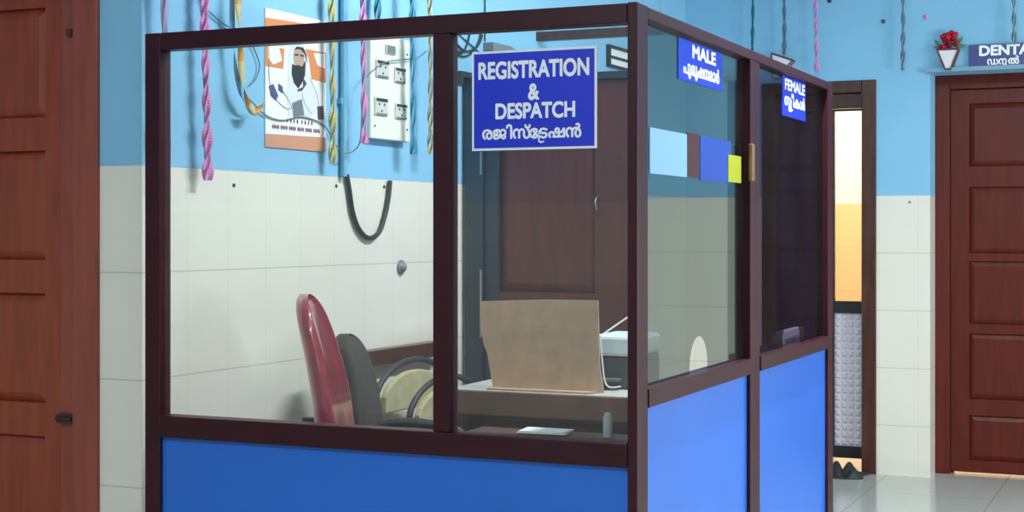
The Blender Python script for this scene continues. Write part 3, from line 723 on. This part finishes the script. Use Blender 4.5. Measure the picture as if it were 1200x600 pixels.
pp('grey', [(0.42, 0.66), (0.58, 0.62), (0.62, 0.74), (0.44, 0.76)], 3)
pp('line', [(0.84, 0.66), (0.94, 0.65), (0.96, 0.75), (0.86, 0.76)], 3)
for u0, v0, n, w_ in ((0.32, 0.805, 2, 0.22), (0.10, 0.86, 6, 0.115)):
    for k in range(n):
        a = u0 + k * (w_ + 0.02); 
        # rounded script-like marks
        for j in range(4):
            c = a + w_ * (j + 0.5) / 4; sh_.prism([(c * pwid + 0.0042 * math.cos(t_) * (1 if j % 2 else 0.8), (1 - v0 + 0.012) * ztp + 0.0075 * math.sin(t_)) for t_ in [k_ * math.pi / 4 for k_ in range(8)]], -0.0048, -0.004, PI_['txt'])
sh_.build('sheet', pm, po)
def pcurve(mb, pts, r, y): mb.tube(smooth_path([(U(*p)[0], y, U(*p)[1]) for p in pts], 5), r, n=5, mi=PI_['grey'])
st = MB(); 
pcurve(st, [(0.06, 0.3), (0.05, 0.48), (0.12, 0.62), (0.3, 0.7), (0.42, 0.70)], 0.0012, -0.005)
pcurve(st, [(0.25, 0.57), (0.36, 0.64), (0.42, 0.70)], 0.0012, -0.005)
pcurve(st, [(0.72, 0.46), (0.82, 0.55), (0.88, 0.66)], 0.0012, -0.005)
pcurve(st, [(0.58, 0.58), (0.64, 0.66), (0.74, 0.72)], 0.0012, -0.005)
st.build('printed_lines', pm, po)
# conduit
cx, cz = pw(402, 207, -0.012)
q = MB().tube([(0, 0, 0), (0, 0, (CEIL - cz) / 2), (0, 0, CEIL - cz)], 0.012, n=12)
for zz in (0.25, 0.9, 1.4): q.box(-0.02, 0.02, -0.004, 0.012, zz, zz + 0.02)
tag(q.build('conduit_pipe', M['light_blue_pipe'], frame=PW.sub(cx, -0.014, cz)), 'thin blue painted conduit running down the wall right of the poster', 'pipe')
# hanging cable loop
pts = [(404, 205), (407, 222), (411, 248), (418, 268), (430, 279), (442, 272), (449, 252), (453, 232), (455, 212)]
w0 = pw(404, 205)
q = MB().tube(smooth_path([(pw(*p)[0] - w0[0], -0.012, pw(*p)[1] - w0[1]) for p in pts], 5), 0.0085, n=10)
tag(q.build('cable_loop', M['black_rubber'], frame=PW.sub(w0[0], 0, w0[1])), 'thick dark cable hanging in a U loop on the cream tiles', 'cable')
# round knob
w0 = pw(470, 313); q = MB().lathe([(0.026, 0), (0.026, -0.008), (0.024, -0.006), (0.016, -0.012), (0.015, -0.02), (0.009, -0.024), (0.002, -0.025)], axis='y')
tag(q.build('wall_hook', M['grey'], frame=PW.sub(w0[0], 0, w0[1])), 'small round grey fitting on the cream tiles below the cable loop', 'wall fitting')
for px_, py_ in ((275, 217), (395, 218), (451, 219)):
    w0 = pw(px_, py_); q = MB().lathe([(0.006, 0), (0.006, -0.003), (0.002, -0.004)], n=10, axis='y')
    tag(q.build('wall_screw', M['black_rubber'], frame=PW.sub(w0[0], 0, w0[1])), {275: 'tiny dark screw in the tiles left, under the poster', 395: 'tiny dark screw in the tiles just left of the cable loop', 451: 'tiny dark screw in the tiles inside the right top of the cable loop'}[px_], 'screw')
# switch board
x0_, z0_ = pw(427, 162); x1_ = pw(473, 0)[0]; z1_ = pw(427, 38)[1]
sb = thing('switch_board', PW.sub(x0_, 0, z0_), 'cream switch board with sockets on the blue wall right of the poster', 'switchboard')
sw_, shh = x1_ - x0_, z1_ - z0_
MB().box(0, sw_, -0.03, 0, 0, shh).build('board', mat('board_cream', (232, 232, 215), 0.4), sb, bevel=0.004)
def unit(u, v, w_, h_, kind):
    xa, za = u * sw_, (1 - v) * shh
    q = MB(); q.box(xa - w_ / 2 * sw_, xa + w_ / 2 * sw_, -0.036, -0.03, za - h_ / 2 * shh, za + h_ / 2 * shh)
    p = q.build(kind, mat('socket_white', (205, 205, 196), 0.4), sb, bevel=0.002)
    if kind == 'socket':
        q = MB()
        for dx_, dz_ in ((-0.2, -0.12), (0.2, -0.12), (0, 0.25)): q.lathe([(0.0042, 0), (0.0042, -0.0015), (0.001, -0.002)], n=10, axis='y', c=(xa + dx_ * w_ * sw_, -0.036, za - dz_ * h_ * shh))
        q.build('socket_hole', M['black'], p)
        q = MB().box(xa - w_ * 0.42 * sw_, xa + w_ * 0.42 * sw_, -0.04, -0.036, za + h_ * 0.30 * shh, za + h_ * 0.44 * shh); q.build('rocker_switch', M['black_rubber'], p)
        q = MB().box(xa - w_ * 0.4 * sw_, xa + w_ * 0.4 * sw_, -0.039, -0.036, za - h_ * 0.46 * shh, za - h_ * 0.38 * shh); q.build('socket_rim', M['grey'], p)
    else:
        q = MB()
        for k in range(4): q.box(xa - w_ * 0.4 * sw_, xa + w_ * 0.4 * sw_, -0.038, -0.036, za + (k - 1.7) * 0.22 * h_ * shh, za + (k - 1.7) * 0.22 * h_ * shh + 0.005)
        q.build('grille', M['grey'], p)
unit(0.48, 0.13, 0.25, 0.085, 'buzzer'); unit(0.27, 0.33, 0.32, 0.17, 'socket'); unit(0.72, 0.36, 0.28, 0.15, 'socket')
unit(0.24, 0.69, 0.32, 0.17, 'socket'); unit(0.75, 0.71, 0.30, 0.15, 'socket')
for u, v in ((0.93, 0.14), (0.10, 0.88), (0.93, 0.88)): MB().lathe([(0.004, 0), (0.004, -0.002), (0.001, -0.003)], n=10, axis='y', c=(u * sw_, -0.03, (1 - v) * shh)).build('screw', M['black_rubber'], sb)
# crepe streamers
def streamer(fr, x, y, z0, w_, pitch, cols, label, ph=0.0, z1=CEIL, sway=0.005, grp='twisted crepe streamers', lean=0.0):
    """two crepe strips twisted round each other"""
    q = MB(); n = max(24, int((z1 - z0) / 0.008)); L_ = z1 - z0
    for st in (0, 1):
        pr = None
        for i in range(n + 1):
            z = L_ * i / n; a = ph + math.pi * z / pitch + 0.5 * math.sin(z * 7 + ph) + st * 1.35
            cx_ = sway * math.sin(z * 5 + ph) + lean * (1 - i / n) ** 2; w2 = w_ / 2 * (1.0 if st == 0 else 0.72) * (0.9 + 0.15 * math.sin(z * 11 + ph + st))
            d = Vector((math.cos(a), 0.55 * math.sin(a), 0)) * w2; nrm = Vector((-math.sin(a), math.cos(a), 0)) * 0.0005
            c = Vector((cx_, 0, z)); ring = [c - d - nrm, c + d - nrm, c + d + nrm, c - d + nrm]
            if pr: q.add(pr + ring, [(0, 1, 5, 4), (2, 3, 7, 6), (1, 2, 6, 5), (3, 0, 4, 7)], st if len(cols) > 1 else 0, True)
            else: q.add(ring, [(3, 2, 1, 0)])
            pr = ring
        q.add(pr, [(0, 1, 2, 3)])
    return tag(q.build('streamer', cols, frame=fr.sub(x, y, z0)), label, 'streamer', grp)
cm = lambda n, c: mat('crepe_' + n, c, 0.55, noise=0.15, nscale=40, bump=0.2, bscale=90)
dteal, dgry = cm('dark_teal', (25, 105, 125)), cm('slate', (88, 116, 142))
plil = cm('pink_lilac', (205, 150, 200))
lil, pink, yel, teal, gry, org, pgr, lblue = cm('lilac', (172, 160, 205)), cm('pink', (224, 140, 196)), cm('yellow', (205, 192, 128)), cm('teal', (50, 140, 165)), cm('grey', (130, 150, 165)), cm('orange', (215, 150, 60)), cm('pale_green', (150, 175, 165)), cm('light_blue', (110, 170, 215))
for px_, pb, w_, pt, cols, lab, ph, ln in (
    (193, 212, 0.032, 0.20, [lil, gry], 'lilac twisted streamer hanging at the left post of the booth', 0.3, 0.02),
    (241, 211, 0.040, 0.115, [pink, plil], 'pink twisted streamer hanging left of the poster', 1.2, 0.02),
    (392, 192, 0.036, 0.13, [yel, pgr], 'yellow and pale blue twisted streamer between poster and conduit', 0.9, 0),
    (419, 168, 0.036, 0.15, [pink, lil], 'pink lilac twisted streamer hanging beside the switch board, left', 2.0, 0),
    (445, 37, 0.034, 0.16, [teal, gry], 'short grey teal streamer end hanging above the switch board', 0.2, 0),
    (477, 181, 0.034, 0.17, [teal, lblue], 'teal twisted streamer hanging beside the switch board, right', 1.6, 0),
    (497, 181, 0.030, 0.12, [gry, yel], 'grey and yellow twisted streamer nearest the front mullion', 0.5, 0)):
    x_, z_ = pw(px_, pb, -0.05); streamer(PW, x_, (-0.075 if px_ in (419, 477, 497) else -0.04), z_, w_ * 1.15, pt * 0.85, cols, lab, ph, grp='twisted crepe streamers on the poster wall', lean=ln)
# curled streamer
def ribbon_path(pts, w_, cols, label, y=-0.05):
    w0 = pw(pts[0][0], pts[0][1], y); P = smooth_path([(pw(a, b_, y)[0] - w0[0], 0, pw(a, b_, y)[1] - w0[1]) for a, b_ in pts], 8); q = MB(); pr = None
    for i, c in enumerate(P):
        t = (P[min(i + 1, len(P) - 1)] - P[max(0, i - 1)]).normalized(); side = t.cross(Vector((0, 1, 0))).normalized(); a = i * 0.16
        d = (side * math.cos(a) + Vector((0, 1, 0)) * math.sin(a) * 0.6) * w_ / 2; nr = d.cross(t).normalized() * 0.0006
        ring = [c - d - nr, c + d - nr, c + d + nr, c - d + nr]
        if pr: q.add(pr + ring, [(0, 1, 5, 4), (2, 3, 7, 6), (1, 2, 6, 5), (3, 0, 4, 7)], (i // 9) % len(cols), True)
        else: q.add(ring, [(3, 2, 1, 0)])
        pr = ring
    q.add(pr, [(0, 1, 2, 3)])
    return tag(q.build('streamer', cols, frame=PW.sub(w0[0], y, w0[1])), label, 'streamer', 'twisted crepe streamers on the poster wall')
ribbon_path([(279, -120), (279, -50), (279, 0), (281, 30), (282, 60), (284, 90), (288, 112), (294, 128), (301, 130), (309, 120)], 0.026, [yel, org], 'yellow orange streamer ending in a curl beside the poster')
ribbon_path([(271, -120), (272, -40), (272, 20), (274, 55), (277, 85), (283, 110), (291, 124), (297, 127)], 0.020, [lblue, gry], 'pale blue streamer strand beside the yellow curled one', y=-0.035)
# loose wires over the wall
wire = mat('grey_wire', (105, 115, 125), 0.5)
for k, (pts, lab) in enumerate((
    ([(222, -60), (236, 0), (248, 16), (262, 28), (272, 33), (286, 40), (297, 56), (304, 76), (300, 92), (292, 101)], 'thin grey wire curving down left of the poster'),
    ([(284, 108), (296, 120), (310, 134), (330, 141), (352, 137), (372, 142), (384, 152), (392, 168), (402, 178)], 'thin grey wire sagging across the lower poster'),
    ([(404, 180), (414, 177), (422, 165), (424, 130), (426, 98), (438, 82), (452, 73), (470, 70), (488, 68), (500, 60)], 'thin grey wire crossing the switch board'))):
    yk = -0.045 if k == 2 else -0.009
    w0 = pw(pts[0][0], pts[0][1], yk); q = MB().tube(smooth_path([(pw(a, b_, yk)[0] - w0[0], 0, pw(a, b_, yk)[1] - w0[1]) for a, b_ in pts], 6), 0.0022, n=6)
    tag(q.build('wire', wire, frame=PW.sub(w0[0], yk, w0[1])), lab, 'wire')
# coil of cables on the wall + junction box + bracket
w0 = pw(548, 50); q = MB()
for cx_, cz_, rx_, rz_, a0, a1 in ((540, 20, 24, 46, 190, 350), (536, 10, 16, 54, 200, 340), (546, 24, 20, 36, 185, 340), (535, 30, 30, 30, 210, 330)):
    c = pw(cx_, cz_); sx_ = abs(pw(cx_ + rx_, cz_)[0] - c[0]); sz_ = abs(pw(cx_, cz_ + rz_)[1] - c[1])
    q.tube([(c[0] - w0[0] + sx_ * math.cos(math.radians(a0 + (a1 - a0) * i / 16)), -0.006, c[1] - w0[1] + sz_ * math.sin(math.radians(a0 + (a1 - a0) * i / 16))) for i in range(17)], 0.0042, n=6)
for a, b_ in (((530, 34), (562, 62)), ((568, -20), (568, 48))):
    p0, p1 = pw(*a), pw(*b_); q.tube([(p0[0] - w0[0], -0.006, p0[1] - w0[1]), (p1[0] - w0[0], -0.006, p1[1] - w0[1])], 0.003, n=6)
tag(q.build('cable_coil', M['black_rubber'], frame=PW.sub(w0[0], 0, w0[1])), 'tangle of dark looped cables on the wall above the registration sign', 'cable')
w0 = pw(567, 60); x1_ = pw(611, 60)[0]; zz = pw(560, 48)[1]
jb = thing('junction_box', PW.sub(w0[0], 0, w0[1]), 'long grey junction box on the wall above the registration sign', 'box')
MB().box(0, (x1_ - w0[0]) * 0.5, -0.05, 0, 0, zz - w0[1]).build('box', M['grey'], jb, bevel=0.004)
MB().prism([((x1_ - w0[0]) * 0.53, 0), (x1_ - w0[0], 0.0), (x1_ - w0[0], 0.015), ((x1_ - w0[0]) * 0.53, zz - w0[1])], -0.04, 0).build('trunking', M['grey'], jb, bevel=0.003)
w0 = pw(529, 90); x1_ = pw(554, 90)[0]
q = MB().box(0, x1_ - w0[0], -0.05, 0, 0, 0.022); q.box(0, 0.02, -0.05, 0, -0.03, 0)
tag(q.build('wall_bracket', M['black_rubber'], frame=PW.sub(w0[0], 0, w0[1]), bevel=0.002), 'short dark metal bracket on the wall left of the registration sign', 'bracket')
# framed chart high on the wall
w0 = pw(711, 78); x1_ = pw(752, 0)[0]; z1_ = pw(711, 52)[1]
ch = thing('wall_chart', PW.sub(w0[0], 0, w0[1]), 'small white framed chart with dark lines seen right of the registration sign', 'chart')
a, b_ = x1_ - w0[0], z1_ - w0[1]
q = MB(); q.box(0, 0.02, -0.02, 0, 0, b_); q.box(a - 0.02, a, -0.02, 0, 0, b_); q.box(0.02, a - 0.02, -0.02, 0, 0, 0.014); q.box(0.02, a - 0.02, -0.02, 0, b_ - 0.014, b_); q.build('frame', M['black_rubber'], ch)
q = MB(); q.box(0.02, a - 0.02, -0.008, 0, 0.014, b_ - 0.014, 0); q.box(0.02, a - 0.02, -0.012, -0.008, b_ * 0.42, b_ * 0.55, 1); q.build('card', [M['paper'], M['black_rubber']], ch)
# brown door leaf standing open across the back of the booth
LY = (PW.loc(PW.hit(547)[0], 0) - B.o).dot(B.y) - 0.03
la, lb_ = B.hit(547, y=LY)[0], B.hit(742, y=LY)[0]; lz = B.hit(640, 87, LY)[1]
lfm = B.sub(la, LY)
dl = thing('open_door_leaf', lfm, 'dark brown door leaf with blue black stile behind the registration sign', 'door')
w_ = lb_ - la; s1 = B.hit(584, y=LY)[0] - la; s2 = B.hit(697, y=LY)[0] - la; zp0 = B.hit(640, 343, LY)[1]
MB().box(0.0, s1 * 0.55, -0.02, 0.04, 0, lz).build('hinge_post', M['navy'], dl, bevel=0.004)
MB().box(s1 * 0.55, s1, 0.0, 0.04, 0.01, lz - 0.03).build('stile', M['navy'], dl, bevel=0.003)
MB().box(s2, w_, -0.0, 0.04, 0.01, lz - 0.03).build('stile', mat('red_stile', (80, 34, 32), 0.4, noise=0.25, nscale=7, stretch=(5, 5, 0.9)), dl, bevel=0.003)
MB().box(s1 * 0.55, w_, -0.015, 0.04, lz - 0.03, lz).build('head_rail', M['navy'], dl, bevel=0.003)
for z0, z1 in ((0.01, 0.14), (zp0 - 0.12, zp0), (lz - 0.20, lz - 0.03)): MB().box(s1, s2, 0.002, 0.038, z0, z1).build('cross_rail', M['inner_door'], dl, bevel=0.003)
for z0, z1 in ((0.14, zp0 - 0.12), (zp0, lz - 0.20)):
    q = MB().frustum(s1, s2, z0, z1, 0.022, 0.010, 0.035); q.box(s1, s2, 0.022, 0.03, z0, z1); q.build('door_panel', M['inner_door'], dl)
q = MB(); hx_ = s2 + 0.015; hz_ = B.hit(697, 240, LY)[1]
q.tube(smooth_path([(hx_, -0.004, hz_ - 0.03), (hx_ + 0.006, -0.03, hz_ - 0.02), (hx_ + 0.002, -0.035, hz_), (hx_, -0.03, hz_ + 0.02), (hx_, -0.004, hz_ + 0.03)]), 0.004, n=8); q.build('handle', M['steel'], dl)
q = MB(); q.box(s1 * 0.50, s1 * 0.56, -0.026, -0.02, B.hit(569, 395, LY)[1], B.hit(569, 316, LY)[1]); q.build('metal_strip', M['steel'], dl)
q = MB(); q.box(s1 * 0.50, s1 * 0.56, -0.026, -0.02, B.hit(569, 205, LY)[1], B.hit(569, 178, LY)[1]); q.build('metal_strip', M['steel'], dl)
# batten and wires made up to stand for a dark band behind the sign
BY = 2.75
ba, bz1 = B.hit(594, 32, BY); bb, bz0 = B.hit(790, 46, BY)
zz0 = B.hit(700, 45, BY)[1]; zz1 = B.hit(700, 34, BY)[1]
bt = thing('added_batten', B.sub(ba, BY, zz0), 'dark brown batten added behind the booth for a dark band above the registration sign', 'batten')
wq = bb - ba
MB().box(0, wq, -0.02, 0.02, 0, zz1 - zz0).build('bar', M['dark_wood'], bt, bevel=0.004)
for x_ in (0.1, wq - 0.06): MB().tube([(x_, 0, zz1 - zz0), (x_, 0, CEIL - zz0)], 0.002, n=6).build('added_wire', wire, bt)
# ================================================================== THINGS ON THE FAR WALL
def dwp(px, py, y=-0.004): return DW.hit(px, py, y)
for px_, pb, w_, pt, cols, lab, ph in (
    (881, 60, 0.020, 0.16, [dteal], 'dark teal twisted streamer on the far wall above the side window', 0.2),
    (918, 64, 0.026, 0.12, [dgry], 'grey twisted streamer above the empty flower holder', 0.9),
    (956, 84, 0.030, 0.13, [pink, lil], 'pink twisted streamer above the far end of the booth', 1.7),
    (1057, 82, 0.026, 0.13, [dgry, gry], 'grey twisted streamer between doorway and flower holder', 0.4),
    (1187, 52, 0.026, 0.12, [dgry, pgr], 'grey green twisted streamer above the dental sign', 1.3)):
    x_, z_ = dwp(px_, pb, -0.05); streamer(DW, x_, -0.045, z_, w_ * 0.95, pt * 0.75, cols, lab, ph, grp='twisted crepe streamers on the far wall')
# dental sign
sign('dental_sign', DW, (1136, 1290, 53.5, 83), -0.001, 0.02, M['sign_blue2'], 'blue sign reading DENTAL above the brown door on the far wall',
     [([T('DENTAL')], 0.085, 0.53, 0.06, 0.43, 0.04), ([T('ഡ'), T('ന'), T('റ', -0.42, -0.32, 0.6, 0.6), T('ൽ', 0.12), T(' '), T('ക', 0.2)], 0.145, 0.50, 0.50, 0.93, 0.03)])
# flower holders
def holder(fr, label, flowers=True, tilt=0.0, s=1.0):
    r = thing('flower_holder', fr, label, 'flower holder')
    w_, h_ = 0.055 * s, 0.10 * s; Rt = Matrix.Rotation(tilt, 4, 'Y')
    fm = mat('holder_frame', (95, 45, 45), 0.4)
    q = MB(); q.prism([(-w_ * 0.9, h_), (w_ * 0.9, h_), (0.012, 0.004), (-0.012, 0.004)], -0.045, -0.004); q.xf(Rt); q.build('cone', mat('holder_white', (225, 220, 225), 0.5), r, bevel=0.003)
    q = MB()
    for a, b_ in (((-w_, h_ * 1.05), (-0.014, 0)), ((w_, h_ * 1.05), (0.014, 0)), ((-0.014, 0), (0.014, 0)), ((-w_, h_ * 1.05), (w_, h_ * 1.05))):
        q.tube([(a[0], -0.048, a[1]), (b_[0], -0.048, b_[1])], 0.004, n=6); q.tube([(a[0], -0.006, a[1]), (b_[0], -0.006, b_[1])], 0.004, n=6)
    q.xf(Rt); q.build('wire_frame', fm, r)
    if flowers:
        red = [mat('petal_red', (185, 20, 40), 0.6), mat('petal_dark_red', (140, 20, 30), 0.6), mat('petal_rust', (150, 60, 50), 0.6)]
        for k, (x_, z_, rr) in enumerate(((-0.012, 0.165, 0.03), (0.022, 0.175, 0.032), (0.0, 0.135, 0.026), (-0.03, 0.115, 0.022), (0.04, 0.135, 0.022))):
            q = MB()
            for j in range(11):
                a = j * 2.4; rad = rr * (0.35 + 0.06 * j); c = Vector((x_ + math.cos(a) * rad * 0.75, -0.03 - 0.01 * math.cos(a * 1.7), z_ + math.sin(a) * rad * 0.75)); pet = []
                for m_ in range(8):
                    t_ = m_ * math.pi / 4; pet.append(c + Vector((math.cos(t_) * rr * 0.42, 0.006 * math.sin(2 * t_) - 0.004 * (j % 3), math.sin(t_) * rr * 0.36)))
                q.add([c + Vector((0, -0.009, 0))] + pet + [c + Vector((0, 0.004, 0))], [(0, 1 + m_, 1 + (m_ + 1) % 8) for m_ in range(8)] + [(9, 1 + (m_ + 1) % 8, 1 + m_) for m_ in range(8)], 0, True)
            q.build('flower', red[(k * 2) % 3] if k != 1 else red[0], r)
        for k, (x_, z_, a) in enumerate(((-0.055, 0.14, 2.3), (-0.05, 0.115, 2.9), (0.055, 0.15, 0.7), (0.06, 0.12, 0.2))):
            d = Vector((math.cos(a), 0, math.sin(a))); n_ = Vector((-d.z, 0, d.x)); c = Vector((x_, -0.025, z_)); L_ = 0.03
            q = MB(); q.add([c - d * L_ * 0.6, c + n_ * 0.012 + Vector((0, -0.006, 0)), c + d * L_, c - n_ * 0.012 + Vector((0, -0.006, 0)), c + Vector((0, 0.004, 0))], [(0, 1, 2, 3), (0, 4, 1), (1, 4, 2), (2, 4, 3), (3, 4, 0)], 0)
            q.build('leaf', mat('leaf_green', (70, 130, 110), 0.6), r)
        q = MB().tube([(0, -0.025, h_ * 0.5), (0, -0.028, 0.13)], 0.004, n=6); q.build('stem', mat('stem_green', (60, 100, 60), 0.6), r)
    return r
a = dwp(1112, 82); holder(DW.sub(a[0], 0, a[1]), 'white cone holder with red flowers on the wall beside the dental sign', True)
a = dwp(910, 92); holder(DW.sub(a[0], 0, a[1]), 'empty white flower holder on the far wall half hidden by the booth top', False, 0.35, 1.15)
for px_, py_, c, lab in ((1035, 25, (70, 85, 95), 'small dark spot plug in the blue wall above the doorway'), (1085, 20, (215, 130, 190), 'tiny pink paper dot stuck high on the far wall'), (972, 1, (60, 60, 70), 'dark hook at the top of the far wall above the booth'), (1066, 237, (90, 90, 90), 'tiny dark screw in the tiles between the two far doors')):
    a = dwp(px_, py_); q = MB().lathe([(0.012 if px_ != 1066 else 0.006, 0), (0.011 if px_ != 1066 else 0.005, -0.006), (0.002, -0.009)], n=12, axis='y')
    tag(q.build('wall_plug', mat('plug', c, 0.5), frame=DW.sub(a[0], 0, a[1])), lab, 'wall plug')
# crumpled black cloth at the foot of the glazed leaf
q = MB(); x0_, x1_ = DW.hit(968)[0], DW.hit(1017)[0]; nx_, ny_ = 26, 12; vs = []
for i in range(nx_ + 1):
    for j in range(ny_ + 1):
        u, v = i / nx_, j / ny_; e = min(1, 5 * min(u, 1 - u, v, 1 - v))
        vs.append((u * (x1_ - x0_) + 0.01 * math.sin(v * 9), -0.22 + 0.20 * v + 0.015 * math.sin(u * 8), 0.004 + e * (0.035 + 0.022 * math.sin(u * 17 + v * 4) + 0.018 * math.sin(v * 11 - u * 6) )))
n0 = len(vs); vs += [(a[0], a[1], 0.001) for a in vs[:]]
fs = []
for i in range(nx_):
    for j in range(ny_):
        a = i * (ny_ + 1) + j; fs.append((a, a + ny_ + 1, a + ny_ + 2, a + 1)); fs.append((a + n0, a + 1 + n0, a + ny_ + 2 + n0, a + ny_ + 1 + n0))
q.add(vs, fs, 0, True)
tag(q.build('floor_cloth', M['black_rubber'], frame=DW.sub(x0_, 0)), 'crumpled black cloth on the floor at the foot of the half glazed door', 'cloth')
